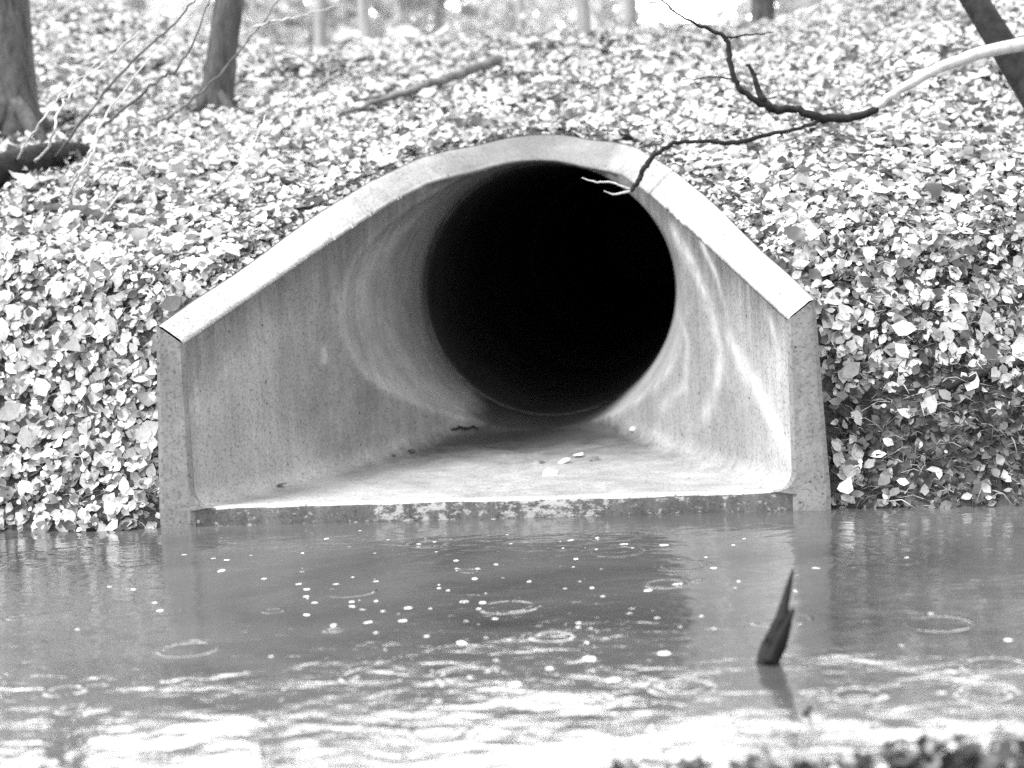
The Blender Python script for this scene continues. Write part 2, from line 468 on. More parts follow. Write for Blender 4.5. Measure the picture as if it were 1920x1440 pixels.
    # toe: rounded lip and the face that drops into the pool
    V = []; F = []; wl = wall_w(0) + .03
    prof = [(.06, .0015), (.0, .003), (-.003, .0015), (-.006, -.003), (-.008, -.012), (-.008, -.06), (-.008, -.45)]
    K = 150
    for i in range(K):
        x = -wl + 2 * wl * i / (K - 1)
        for (yy, zz) in prof:
            ch = fbm(x, zz * 3, 6, 4, 2.2)
            V.append((x, yy + (.0035 * ch if yy < 0 else 0), zz + (.004 * ch if -.1 < zz < 0 else 0)))
    c = len(prof)
    F = [(i * c + j, (i + 1) * c + j, (i + 1) * c + j + 1, i * c + j + 1)[::-1] for i in range(K - 1) for j in range(3)]
    mesh_obj('toe_lip', V, F, M_toe, cul)
    F = [(i * c + j, (i + 1) * c + j, (i + 1) * c + j + 1, i * c + j + 1)[::-1] for i in range(K - 1) for j in range(3, c - 1)]
    mesh_obj('toe_face', V, F, M_wettoe, cul)
build_shell()

# crease highlights painted pale on the walls, shade painted on the flats
def painted_light():
    bpy.context.view_layer.update()
    o = bpy.data.objects['flared_shell']; me = o.data
    co_ = np.zeros(len(me.vertices) * 3); me.vertices.foreach_get('co', co_); co_ = co_.reshape(-1, 3)
    L = np.zeros(len(co_))
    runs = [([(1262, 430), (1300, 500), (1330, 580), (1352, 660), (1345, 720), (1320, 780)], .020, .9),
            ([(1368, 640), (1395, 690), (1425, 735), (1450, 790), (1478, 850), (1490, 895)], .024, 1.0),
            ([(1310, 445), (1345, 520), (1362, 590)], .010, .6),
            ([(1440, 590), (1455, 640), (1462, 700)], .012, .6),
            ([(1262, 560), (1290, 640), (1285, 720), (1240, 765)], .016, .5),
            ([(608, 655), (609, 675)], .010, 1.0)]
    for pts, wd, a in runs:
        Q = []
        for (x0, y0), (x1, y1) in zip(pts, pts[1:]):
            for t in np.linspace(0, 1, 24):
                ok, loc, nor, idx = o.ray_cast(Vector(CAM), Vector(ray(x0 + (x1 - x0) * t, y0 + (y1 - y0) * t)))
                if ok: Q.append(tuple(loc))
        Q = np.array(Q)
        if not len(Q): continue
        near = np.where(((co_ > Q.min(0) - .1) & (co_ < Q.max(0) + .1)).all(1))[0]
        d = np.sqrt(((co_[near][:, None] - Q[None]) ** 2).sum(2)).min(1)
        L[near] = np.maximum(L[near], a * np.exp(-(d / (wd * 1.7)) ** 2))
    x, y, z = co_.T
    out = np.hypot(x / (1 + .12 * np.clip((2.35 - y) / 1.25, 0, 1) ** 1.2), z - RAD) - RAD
    f = np.clip((out - .004) / .012, 0, 1) * np.clip((y + .1) / .9, .15, 1) * np.clip((z - .02) / .25, 0, 1) * np.where(x < 0, 1, .45)  # flat walls darkened as painted shade, the left one most
    fm = me.attributes.new('painted_shade', 'FLOAT', 'POINT'); fm.data.foreach_set('value', f.astype(np.float32))
    at_ = me.attributes.new('painted_light', 'FLOAT', 'POINT'); at_.data.foreach_set('value', L.astype(np.float32))
painted_light()

def pipe_section(y0, y1, dx, dz, r, mat_):
    V = []; F = []; n = 96
    prof = [(r + TH, y1), (r + TH, y0), (r + .02, y0), (r, y0 + .018), (r, y1)]
    for (rr, y) in prof:
        for k in range(n):
            a = 2 * math.pi * k / n; V.append((dx + rr * math.cos(a), y, dz + RAD + rr * math.sin(a)))
    for j in range(len(prof) - 1):
        for k in range(n):
            k2 = (k + 1) % n; F.append((j * n + k, j * n + k2, (j + 1) * n + k2, (j + 1) * n + k))
    return mesh_obj('pipe_section', V, F, mat_, cul)
def joint_ring():
    V = []; F = []; n = 120; prof = [(.612, 2.498), (.606, 2.498), (.603, 2.502), (.603, 2.510), (.612, 2.512)]
    for rr, y in prof:
        for k in range(n):
            a = 2 * math.pi * k / n; q = rr + .002 * fbm(math.cos(a), math.sin(a), 6, 3, 8.)
            V.append((.004 + q * math.cos(a), y, RAD - .004 + q * math.sin(a)))
    for j in range(4):
        for k in range(n):
            k2 = (k + 1) % n; F.append((j * n + k, j * n + k2, (j + 1) * n + k2, (j + 1) * n + k))
    mesh_obj('joint_ring', V, F, M_ring, cul)
joint_ring()
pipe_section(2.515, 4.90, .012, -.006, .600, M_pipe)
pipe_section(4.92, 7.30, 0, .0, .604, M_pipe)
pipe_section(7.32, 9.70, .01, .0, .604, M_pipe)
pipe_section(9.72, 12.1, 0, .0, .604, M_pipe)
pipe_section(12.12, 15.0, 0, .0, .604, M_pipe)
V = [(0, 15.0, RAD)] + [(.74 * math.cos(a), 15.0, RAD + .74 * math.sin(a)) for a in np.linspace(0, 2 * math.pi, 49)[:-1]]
mesh_obj('dark_far_end', V, [(0, 1 + k, 1 + (k + 1) % 48) for k in range(48)], M_pipe, cul)

# ------------------------------------------------------------------ terrain
def axis(lo, hi, a, c, fine, coarse):
    v = [lo]
    while v[-1] < hi:
        x = v[-1]; d = 0 if a <= x <= c else min(abs(x - a), abs(x - c))
        v.append(x + min(fine + d * .12, coarse) if True else 0)
    return v
xs = axis(-120, 120, -5, 4.5, .06, 8); ys = axis(-60, 300, -4.2, 7, .06, 12)
Vg = []; nx = len(xs)
def edge_drop(x, y):
    if 0 <= y < 2.3:
        return .035 * max(0, 1 - max(0, abs(x) - xe_out(y)) / .06) * (1 if y < 2.15 else (2.3 - y) / .15)
    return 0

def xe_out(y):
    zo = float(np.interp(y, *ZO)); w = wall_w(y) + TH
    ci = math.sqrt(max((RAD + TH) ** 2 - (zo - RAD) ** 2, 0)) if zo < 2 * RAD + TH else 0
    return max(w * math.sqrt(max(0., 1 - (max(0., y / 1.125 - 1.62) / .385) ** 2)), ci * exf(y))
for y in ys:
    for x in xs: Vg.append((x, y, ground(x, y) - edge_drop(x, y)))
Fg = []
for j in range(len(ys) - 1):
    yc = (ys[j] + ys[j + 1]) / 2
    lim = max(xe_out(ys[j]), xe_out(ys[j + 1])) - .045 if 0 < yc < 2.24 else 0
    if -.16 < yc <= 0.03: lim = 1.14
    for i in range(nx - 1):
        xc = abs((xs[i] + xs[i + 1]) / 2)
        if xc < lim: continue
        if -.08 < yc <= 0.0 and xc < 1.17: pass
        Fg.append((j * nx + i, j * nx + i + 1, (j + 1) * nx + i + 1, (j + 1) * nx + i))
tag(mesh_obj('bank_ground', Vg, Fg, M_soil), kind='structure')
wv = [(-60, -6.0, WZ), (60, -6.0, WZ), (60, 1.6, WZ), (1.25, 1.6, WZ)]
# pool surface: kept outside the culvert
Wx = [-60, -1.185, 1.185, 60]
wv = [(-60, -7, WZ), (-1.13, -7, WZ), (1.13, -7, WZ), (60, -7, WZ), (-60, .02, WZ), (-1.13, .02, WZ), (1.13, .02, WZ), (60, .02, WZ), (-60, 1.2, WZ), (-1.19, 1.2, WZ), (1.19, 1.2, WZ), (60, 1.2, WZ), (-1.19, .02, WZ), (1.19, .02, WZ)]
wf = [(0, 1, 5, 12, 4), (1, 2, 6, 5), (2, 3, 7, 13, 6), (4, 12, 9, 8), (13, 7, 11, 10)]
tag(mesh_obj('pool_water', wv, wf, M_water, smooth=False), kind='structure')

# ------------------------------------------------------------------ leaves
LV = np.array([(0, -.5, 0), (-.30, -.12, .05), (-.24, .22, .06), (0, .55, .02), (.24, .22, .06), (.30, -.12, .05), (0, -.12, 0), (0, .22, 0)])
LQ = np.array([(1, 6, 7, 2), (6, 5, 4, 7)]); LT = np.array([(0, 6, 1), (0, 5, 6), (2, 7, 3), (7, 4, 3)])
def leaves(name, P, Nn, size, mat_, tilt=.35, parent=None, shape=None, wide=1.15):
    n = len(P); P = np.asarray(P); Nn = np.asarray(Nn)
    Nn = Nn + rng.normal(0, tilt, (n, 3)); Nn /= np.linalg.norm(Nn, axis=1)[:, None]
    t = rng.normal(0, 1, (n, 3)); t -= (t * Nn).sum(1)[:, None] * Nn; t /= np.linalg.norm(t, axis=1)[:, None]
    b_ = np.cross(Nn, t)
    L = LV.copy(); L[:, 0] *= wide
    curl = rng.normal(.3, .9, n)
    z = L[None, :, 2] + curl[:, None] * (L[None, :, 1] ** 2) * .6
    V = P[:, None, :] + size[:, None, None] * (L[None, :, 0:1] * b_[:, None, :] + L[None, :, 1:2] * t[:, None, :] + z[:, :, None] * Nn[:, None, :])
    off = (np.arange(n) * 8)[:, None, None]
    return np_mesh(name, V.reshape(-1, 3), (LQ[None] + off).reshape(-1, 4), (LT[None] + off).reshape(-1, 3), mat_, parent)

GX = np.arange(-7, 7.01, .05); GY = np.arange(-.4, 9.01, .05)
GZ = np.array([[ground(x, y) for x in GX] for y in GY])
def gz(x, y):
    fx = np.clip((x + 7) / .05, 0, len(GX) - 1.001); fy = np.clip((y + .4) / .05, 0, len(GY) - 1.001)
    i = fx.astype(int); j = fy.astype(int); u = fx - i; v = fy - j
    return (GZ[j, i] * (1 - u) * (1 - v) + GZ[j, i + 1] * u * (1 - v) + GZ[j + 1, i] * (1 - u) * v + GZ[j + 1, i + 1] * u * v)
def litter():
    n = 235000; n2 = 36000
    x = rng.uniform(-5.6, 5.0, n); y = rng.uniform(-.25, 7.6, n)
    x[:n2] = rng.uniform(-3.2, 3.0, n2); y[:n2] = rng.uniform(-.25, .9, n2)
    # keep clear of the culvert
    xe = np.array([xe_out(v) if v < 2.26 else 0 for v in np.arange(-.3, 8, .02)])
    lim = np.where(y < 0, 1.19, xe[np.clip(((y + .3) / .02).astype(int), 0, len(xe) - 1)] + .012)
    k = (np.abs(x) > lim)
    z = gz(x, y)
    k &= z > WZ - .01
    # bare patches and a bare undercut on the right shore
    pn = np.array([fbm(a, b_, 1.9, 3, 17.) for a, b_ in zip(x, y)])
    k &= (pn < .34) | (rng.random(n) < .28)
    und = (x > 1.3) & (z < .27 + .12 * np.sin(x * 5)) & (y < 1.2)
    k &= ~(und & (rng.random(n) < .88))
    k &= (y > .9) | (rng.random(n) < .72)
    x, y, z = x[k], y[k], z[k]; n = len(x)
    e = .04
    nx_ = -(gz(x + e, y) - gz(x - e, y)) / (2 * e); ny_ = -(gz(x, y + e) - gz(x, y - e)) / (2 * e)
    Nn = np.c_[nx_, ny_, np.ones(n)]; Nn /= np.linalg.norm(Nn, axis=1)[:, None]
    lift = np.abs(rng.normal(0, .022, n)) + .006
    size = np.clip(rng.lognormal(math.log(.034), .45, n), .02, .10)
    near = np.abs(x) - np.where(y < 2.3, lim[k], 0) < .06
    size = np.where(near & (y < 2.35), size * .6, size); lift = np.where(near & (y < 2.35), .004, lift)
    P = np.c_[x, y, z] + Nn * lift[:, None]
    Nn = Nn + np.array([0, -.25, 0])
    o = leaves('leaf_litter', P, Nn, size, M_litter, tilt=.34)
    tag(o, label='pale fallen leaves covering the bank around the culvert', cat='leaf litter', kind='stuff')
litter()

def undergrowth():
    n = 9000
    x = rng.uniform(-5, 4.6, n); y = rng.uniform(-.2, 6, n)
    x[:4200] = rng.uniform(1.22, 3.2, 4200); y[:4200] = rng.uniform(-.15, .75, 4200)
    x[4200:5600] = rng.uniform(-3.2, -1.2, 1400); y[4200:5600] = rng.uniform(-.15, .6, 1400)
    lim = np.array([1.2 if v < .0 else (xe_out(v) + .03 if v < 2.3 else 0) for v in y])
    z = gz(x, y); k = (np.abs(x) > lim) & (z > WZ - .02); x, y, z = x[k], y[k], z[k]; n = len(x)
    a = rng.uniform(0, 6.28, n); ln = rng.uniform(.03, .13, n); up = rng.uniform(-.25, 1.0, n); w = rng.uniform(.0012, .0035, n)
    d = np.c_[np.cos(a), np.sin(a) * .6 - .3, up]; d /= np.linalg.norm(d, axis=1)[:, None]
    P0 = np.c_[x, y, z + .005]; P1 = P0 + d * (ln * .55)[:, None]; P2 = P0 + d * ln[:, None] - np.c_[np.zeros(n), np.zeros(n), ln * .25]
    s1 = np.cross(d, [0, 0, 1.]) ; s1 /= np.linalg.norm(s1, axis=1)[:, None] + 1e-6; s2 = np.cross(d, s1)
    V = []
    for P, f in ((P0, 1.), (P1, .8), (P2, .25)):
        for q in (0, 2.094, 4.189): V.append(P + (s1 * math.cos(q) + s2 * math.sin(q)) * (w * f)[:, None])
    V = np.stack(V, 1).reshape(-1, 3); off = (np.arange(n) * 9)[:, None, None]
    Q = np.array([(0, 1, 4, 3), (1, 2, 5, 4), (2, 0, 3, 5), (3, 4, 7, 6), (4, 5, 8, 7), (5, 3, 6, 8)])
    T = np.array([(6, 7, 8)])
    o = np_mesh('undergrowth', V, (Q[None] + off).reshape(-1, 4), (T[None] + off).reshape(-1, 3), M_under)
    tag(o, label='tangle of short twigs and dead stems through the leaves and along the shore', cat='undergrowth', kind='stuff')
    # old dark leaves in the hollows under the pale ones
    n = 26000
    x = rng.uniform(-5, 4.8, n); y = rng.uniform(-.25, 6, n); x[:9000] = rng.uniform(1.2, 3.4, 9000); y[:9000] = rng.uniform(-.2, 1.0, 9000)
    lim = np.array([1.2 if v < .0 else (xe_out(v) + .02 if v < 2.3 else 0) for v in y])
    z = gz(x, y); k = (np.abs(x) > lim) & (z > WZ - .01); x, y, z = x[k], y[k], z[k]; n = len(x)
    e = .04; Nn = np.c_[-(gz(x + e, y) - gz(x - e, y)) / (2 * e), -(gz(x, y + e) - gz(x, y - e)) / (2 * e), np.ones(n)]; Nn /= np.linalg.norm(Nn, axis=1)[:, None]
    o = leaves('old_leaves', np.c_[x, y, z] + Nn * rng.uniform(.002, .03, n)[:, None], Nn, rng.uniform(.02, .05, n), M_old, tilt=.6)
    tag(o, label='dark rotting old leaves in the hollows of the bank under the pale ones', cat='old leaves', kind='stuff')
M_under = leafmat('dead_stems', [(0, .03), (.5, .12), (.85, .35), (1, .6)], .7, trans=False)
M_old = leafmat('old_leaves', [(0, .02), (.6, .09), (.9, .2), (1, .35)], .5)
undergrowth()

# ------------------------------------------------------------------ trees
def tree(name, base, top, r0, h_crown, label, cat='tree', group=None, barkm=None, nleaf=1500, crown_r=1.3, lsize=.16, seed=0, flare=1.6, tilt_top=None):
    random.seed(seed)
    base = Vector(base); top = Vector(top)
    t = empty(name, base, label=label, cat=cat, group=group)
    ax = top - base; pts = []
    for i in range(15):
        q = i / 14; p = base + ax * q
        w = math.sin(q * math.pi) * .02 * ax.length
        p += Vector((w * fbm(seed, q, 2.2, 2, seed), w * fbm(seed + 5, q, 2.2, 2, seed), 0))
        pts.append(p)
    pts[0] = base - Vector((0, 0, .12))
    rad = [r0 * (1 - .6 * i / 14) for i in range(15)]; rad[0] *= flare; 
    m = MB()
    ext = [pts[0], base.lerp(pts[1], .12), base.lerp(pts[1], .35)] + pts[1:]
    er = [r0 * flare * 1.15, r0 * (1 + (flare - 1) * .5), r0 * 1.06] + rad[1:]
    m.tube(ext, er, 16, rough=.16)
    for k in range(5):          # root flare
        a = k * 1.3 + seed; d = Vector((math.cos(a), math.sin(a), 0))
        e = base + d * r0 * 3.4; e.z = ground(e.x, e.y) - .03
        m.tube([base + Vector((0, 0, r0 * 1.6)) + d * r0 * .4, base + d * r0 * 1.5 + Vector((0, 0, r0 * .35)), e], [r0 * .4, r0 * .38, r0 * .12], 6)
    m.build('trunk', barkm or M_bark, t)
    P = []; lm = MB()
    nl = 9
    for k in range(nl):
        q = .74 + .26 * k / nl; b0 = pts[int(q * 14)]
        a = random.uniform(0, 6.28); ln = crown_r * random.uniform(.6, 1.2)
        d = Vector((math.cos(a), math.sin(a), random.uniform(.2, .8)))
        mid = b0 + d * ln * .5 + Vector((0, 0, .1)); e = b0 + d * ln + Vector((random.gauss(0, .1), 0, random.gauss(0, .1)))
        lm.tube(spline([b0, mid, e], 4, .01), rlerp([r0 * .3, r0 * .16, r0 * .05], 9), 6)
        for c in range(7):
            cc = mid.lerp(e, random.random() * 1.25) + Vector([random.gauss(0, crown_r * .16) for _ in range(3)])
            P.append((cc, crown_r * random.uniform(.10, .26)))
    lm.build('limb', barkm or M_bark, t)
    if nleaf:
        ci = rng.integers(0, len(P), nleaf)
        cen = np.array([tuple(P[i][0]) for i in ci]); rr = np.array([P[i][1] for i in ci])
        pos = cen + rng.normal(0, 1, (nleaf, 3)) * rr[:, None] * .75
        leaves('crown', pos, np.tile([0, 0, 1.], (nleaf, 1)), rng.uniform(.6, 1.3, nleaf) * lsize, M_crown, tilt=.8, parent=t)
    return t

b = G(402, 212); tree('tree', b, at(640, -1500, 9.6), .080, 3, 'slim dark tree trunk on the bank above and left of the culvert', seed=3, nleaf=900, crown_r=.9, lsize=.10, flare=1.5)
b = G(28, 262); tree('tree', b, at(-25, -2000, 10.0), .115, 4, 'broad rough trunk at the left edge of the photo beside the fallen log', seed=8, nleaf=1200, crown_r=1.1, lsize=.10, flare=1.5)
b = G(1990, 262); tree('tree', b, at(1120, -1150, 10.4), .063, 4, 'dark leaning trunk crossing the upper right corner behind the pale branch', seed=5, nleaf=700, crown_r=.8, lsize=.10, barkm=M_wetbark, flare=1.3)

bgt = [(1098, 11.2, .040, 'slim pale trunk on the bank crest above the crown of the culvert', 85),
       (1430, 13.5, .085, 'thick grey trunk at the right side of the bright sky gap', None),
       (1180, 15, .06, 'grey trunk at the left side of the bright sky gap', None),
       (690, 14, .05, 'first slim grey trunk right of the dark trunk, beyond the crest', None),
       (820, 19, .07, 'far grey trunk beyond the crest above the fallen forked branch', None),
       (600, 17, .06, 'faint grey trunk beyond the crest just right of the dark slim trunk', None),
       (905, 23, .08, 'distant trunk beyond the crest, left of the culvert crown', None),
       (985, 17, .04, 'thin trunk beyond the crest directly over the culvert crown', None),
       (1040, 26, .09, 'farthest wide trunk beyond the crest, over the culvert crown', None),
       (1330, 24, .04, 'thin trunk standing inside the bright sky gap', None),
       (760, 27, .08, 'far pale trunk in the wood, seen above the left shoulder of the arch', None),
       (520, 22, .07, 'trunk in the far wood nearest the dark slim trunk', None),
       (1560, 18, .07, 'grey trunk on the higher ground behind the bare branch', None),
       (200, 19, .08, 'grey trunk in the wood between the broad and the slim dark trunk', None)]
for k, (px, d, r, lab, py) in enumerate(bgt):
    p = at(px, 100, d); z = ground(p.x, p.y); base = Vector((p.x, p.y, z))
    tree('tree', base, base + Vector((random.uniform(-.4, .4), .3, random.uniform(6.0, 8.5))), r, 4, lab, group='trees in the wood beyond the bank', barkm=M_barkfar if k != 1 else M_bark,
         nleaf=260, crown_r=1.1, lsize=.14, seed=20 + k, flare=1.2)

# the pale far wood: one mass of small leaves, open where the sky shows through
def far_wood():
    n = 78000
    dist = rng.uniform(17, 34, n); az = rng.uniform(-.46, .42, n)
    x = CAM[0] + dist * np.tan(az - .122 + .0); y = CAM[1] + dist
    h = rng.uniform(0, 1, n) ** 1.3 * 3.6 + .1
    px = 960 + FPX * np.tan(az)
    cl = np.array([fbm(a * .5, b_ * .35 + c * .6, 1.1, 3, 40.) for a, b_, c in zip(x, y, h)])
    k = cl > -.25
    gap = np.exp(-((px - 1310) / 120.) ** 2)
    k &= (rng.random(n) > gap * 1.6 - .2) | (cl > .55)
    k &= rng.random(n) < np.clip(1.25 - h / 8.5, 0, 1)
    P = np.c_[x, y, 1.0 + h][k]; m = len(P)
    tag(leaves('far_wood', P, np.tile([0, -.5, 1.], (m, 1)), rng.uniform(.12, .30, m), M_crown, tilt=.8),
        label='pale blurred leaves of the far wood beyond the bank crest', cat='woodland', kind='stuff')
far_wood()

# ------------------------------------------------------------------ branches, log, stems
def stick(name, pts, rad, mat_, label, cat, group=None, n=8, jit=.003, extra=(), rough=.12):
    P = spline(pts, 7, jit); m = MB()
    m.tube(P, rlerp(rad, len(P)), n, rough=rough)
    for e, r in extra:
        Q = spline(e, 6, jit); m.tube(Q, rlerp(r, len(Q)), 6, rough=rough)
    o = m.build(name, mat_); return tag(o, label=label, cat=cat, group=group)

# the bare forked branch hanging in from the right
D = 7.95
def near_at(px, py, d): return at(px, py, 7.5 + (d - 7.5) * .3)
A = [(2080, 60, 8.3), (1925, 82, 8.2), (1800, 112, 8.1), (1700, 160, 8.0), (1640, 203, D)]
rb = empty('bare_branch', at(1640, 210, D), label='bare forked branch reaching in from the right over the culvert crown', cat='branch')
mm = MB(); P = spline([near_at(*q) for q in A], 6, .002); mm.tube(P, rlerp([.034, .028, .024, .020, .015], len(P)), 10, .1); mm.build('pale_limb', M_palebark, rb)
mm = MB()
def tw(pts, r):
    P = spline([near_at(*q) for q in pts], 6, .0025); mm.tube(P, rlerp(r, len(P)), 7, .12)
tw([(1645, 205, D), (1600, 220, D), (1545, 222, D - .02), (1490, 205, D), (1446, 203, D), (1425, 178, D), (1413, 140, D + .03), (1400, 120, D + .05)], [.015, .017, .018, .015, .019, .013, .010, .006])
tw([(1450, 204, D), (1400, 178, D), (1378, 150, D), (1368, 110, D), (1362, 74, D), (1330, 55, D), (1285, 35, D), (1240, 0, D), (1215, -20, D)], [.015, .012, .011, .012, .010, .008, .006, .005, .003])
tw([(1362, 72, D), (1400, 66, D), (1450, 60, D + .05)], [.006, .004, .002])
tw([(1545, 222, D - .02), (1500, 240, D), (1430, 255, 7.9), (1380, 268, 7.85), (1320, 266, 7.8), (1270, 268, 7.75), (1235, 285, 7.7), (1212, 310, 7.65), (1195, 340, 7.62), (1184, 358, 7.6)], [.010, .008, .009, .011, .008, .009, .010, .012, .011, .009])
tw([(1378, 148, D), (1330, 145, D), (1280, 150, D + .05)], [.004, .003, .002])
mm.build('dark_fork', M_wetbark, rb)
mm = MB()
def pw(pts, r):
    P = spline([near_at(*q) for q in pts], 6, .001); mm.tube(P, rlerp(r, len(P)), 6, .1)
pw([(1186, 356, 7.6), (1168, 350, 7.58), (1145, 342, 7.55), (1115, 341, 7.5), (1091, 333, 7.5)], [.005, .004, .004, .0035, .0015])
pw([(1186, 357, 7.6), (1165, 362, 7.58), (1148, 364, 7.55), (1132, 358, 7.52)], [.006, .005, .0035, .0015])
mm.build('pale_tip', M_palebark, rb)

# fallen log and twigs on the left bank
def gp(px, py, l=.02): return G(px, py) + Vector((0, -.01, l))
stick('fallen_log', [gp(-60, 372, .06), gp(20, 345, .07), gp(90, 322, .07), gp(160, 302, .04)], [.08, .075, .065, .045], M_wetbark, 'dark rotten log lying on the leaves below the broad left trunk', 'log', n=12)
stick('fallen_log', [gp(60, 395, .01), gp(150, 405, .02), (gp(230, 432, .02)), gp(292, 445, .01)], [.016, .022, .024, .02], M_bark, 'short dark log on the left bank under the larger log', 'log', n=10)
stick('fallen_branch', [gp(638, 226, .03), gp(700, 212, .05), gp(770, 196, .07), gp(850, 172, .08), gp(938, 143, .09)], [.008, .014, .018, .024, .028], M_branch,
      'pale forked branch lying on the leaves above the left side of the arch', 'branch',
      extra=[([gp(668, 205, .05), gp(740, 198, .06), gp(800, 184, .07)], [.006, .011, .012]), ([gp(780, 192, .03), gp(830, 195, .02), gp(868, 185, .02)], [.012, .01, .006])])
stick('fallen_branch', [gp(556, 158, .03), gp(620, 152, .05), gp(690, 132, .03)], [.006, .009, .004], M_twig, 'short dark branch on the bank right of the slim dark trunk', 'branch')
stick('fallen_branch', [gp(500, 336, .02), gp(535, 352, .03), gp(580, 372, .02)], [.01, .013, .01], M_wetbark, 'short black stick half buried in leaves left of the arch', 'branch')
stick('fallen_branch', [gp(1128, 110, .03), gp(1150, 98, .05), gp(1180, 80, .03)], [.018, .022, .012], M_wetbark, 'short dark stub of wood on the crest left of the sky gap', 'branch')
stick('fallen_branch', [gp(1320, 322, .03), gp(1390, 325, .04), gp(1440, 318, .03)], [.01, .016, .01], M_palebark, 'pale stick on the leaves right of the arch below the hanging branch', 'branch')
stick('fallen_branch', [gp(1775, 745, .03), gp(1840, 728, .05), gp(1930, 700, .04)], [.01, .014, .01], M_wetbark, 'thin dark stick low on the right bank near the undercut', 'branch')

stems = [([(165, 260, 7.9), (250, 190, 7.9), (310, 140, 7.9), (330, 130, 7.9), (372, 60, 7.9), (400, -30, 7.9)], .006, 0, 'longest dark bramble stem rising to the slim dark trunk'),
         ([(90, 310, 7.8), (150, 235, 7.8), (190, 180, 7.8), (270, 95, 7.8), (350, 20, 7.8), (395, -40, 7.8)], .006, 0, 'dark bramble stem left of the longest one'),
         ([(130, 350, 7.6), (160, 305, 7.6), (178, 265, 7.6), (200, 215, 7.7), (300, 90, 7.8), (360, 30, 7.8)], .005, 1, 'pale curved bramble stem in front of the fallen log'),
         ([(55, 320, 7.6), (95, 265, 7.6), (112, 205, 7.6), (150, 160, 7.7), (260, 60, 7.7)], .005, 1, 'pale bramble stem between the broad trunk and the log'),
         ([(22, 320, 7.6), (60, 250, 7.6), (105, 190, 7.6), (190, 110, 7.7)], .004, 1, 'thin pale stem nearest the broad left trunk'),
         ([(130, 385, 7.5), (140, 340, 7.5), (172, 290, 7.5), (182, 240, 7.6)], .005, 1, 'short pale stem arching over the end of the log'),
         ([(280, 235, 8.1), (310, 222, 8.1), (345, 200, 8.2), (400, 150, 8.3), (480, 60, 8.4), (530, -10, 8.5)], .006, 0, 'dark stem passing behind the slim dark trunk'),
         ([(440, 70, 8.6), (480, 50, 8.6), (560, 30, 8.7), (640, 10, 8.8)], .004, 1, 'pale thin stem right of the slim dark trunk'),
         ([(180, 440, 7.3), (210, 380, 7.3), (240, 350, 7.4), (270, 300, 7.4)], .004, 1, 'short pale grass stem below the log end'),
         ([(395, 365, 7.6), (440, 320, 7.6), (470, 280, 7.7), (500, 215, 7.8)], .004, 1, 'pale grass stem left of the black buried stick')]
for pts, r, pale, lab in stems:
    P = [at(*q) for q in pts]
    g0 = G(pts[0][0], pts[0][1]); P[0] = g0
    stick('bramble_stem', P, [r * 1.2, r, r * .5], M_palebark if pale else M_twig, lab, 'stem', group='stems on the left bank', n=6, jit=.004)

# the snag in the pool
s0 = on_z(1440, 1243, WZ); dS = float((np.array(s0) - CAM) @ FW)
stick('snag', [s0 - Vector((.02, 0, .12)), at(1438, 1243, dS), at(1452, 1205, dS), at(1466, 1165, dS), at(1470, 1135, dS), at(1477, 1105, dS), at(1487, 1066, dS)], [.028, .023, .025, .021, .011, .008, .002], M_wetbark,
      'dark pointed broken branch standing out of the pool', 'snag', n=22, jit=.0008, rough=.55,
      extra=[([at(1444, 1240, dS - .03), at(1462, 1195, dS - .03), at(1484, 1152, dS - .02), at(1487, 1140, dS - .02)], [.014, .014, .008, .002]), ([at(1428, 1238, dS), at(1436, 1205, dS), at(1452, 1176, dS)], [.010, .009, .003])])
s1 = on_z(1515, 1340, WZ); d1 = float((np.array(s1) - CAM) @ FW)
stick('snag', [s1 - Vector((.02, 0, .08)), at(1512, 1338, d1), at(1522, 1322, d1)], [.006, .005, .001], M_wetbark, 'tiny black twig tip just breaking the water near the larger snag', 'snag', n=6)

# ------------------------------------------------------------------ debris on the apron
bpy.context.view_layer.update()
SHELL = bpy.data.objects['flared_shell']
def on_shell(px, py, up=0.0):
    d = ray(px, py); ok, loc, nor, idx = SHELL.ray_cast(Vector(CAM), Vector(d))
    if not ok: return on_z(px, py, up)
    if nor.dot(Vector(d)) > 0: nor = -nor
    return loc + nor * up
a, c = on_shell(845, 806, .004), on_shell(897, 803, .004)
stick('twig', [a, a.lerp(c, .5) + Vector((0, 0, .006)), c], [.004, .006, .003], M_wetbark, 'small dark twig lying on the culvert floor before the pipe', 'twig', n=6)
def blob(name, px, py, r, mat_, label, cat, sq=.6, seed=1):
    p = on_shell(px, py, 0.0); bm = bmesh.new(); bmesh.ops.create_icosphere(bm, subdivisions=3, radius=r)
    for v in bm.verts:
        v.co *= 1 + .35 * noise.noise(v.co / r * 1.1 + Vector((seed, 0, 0))); v.co.z *= sq; v.co.z += r * sq * .6
    me = bpy.data.meshes.new(name); bm.to_mesh(me); bm.free(); me.materials.append(mat_)
    me.polygons.foreach_set('use_smooth', [True] * len(me.polygons))
    o = bpy.data.objects.new(name, me); C.objects.link(o); o.location = p; return tag(o, label=label, cat=cat)
blob('stone', 1187, 808, .016, M_palebark, 'single pale pebble right of centre on the culvert floor', 'stone', .8, 2)
blob('clod', 771, 848, .016, M_soil, 'dark clod on the left of the culvert floor, the farther of two', 'clod', .5, 5)
blob('clod', 738, 855, .011, M_soil, 'small dark clod on the left of the culvert floor, the nearer of two', 'clod', .5, 7)
def floor_leaf(px, py, size, mat_, label, zz=.006):
    p = on_shell(px, py, zz)
    o = leaves('fallen_leaf', [tuple(p)], [(0, -.3, 1)], np.array([size]), mat_, tilt=.25); return tag(o, label=label, cat='leaf')
M_l1 = simple('pale_leaf', .6, .8, 40, .4, .3); M_l2 = simple('brown_leaf', .05, .16, 40, .6, .3)
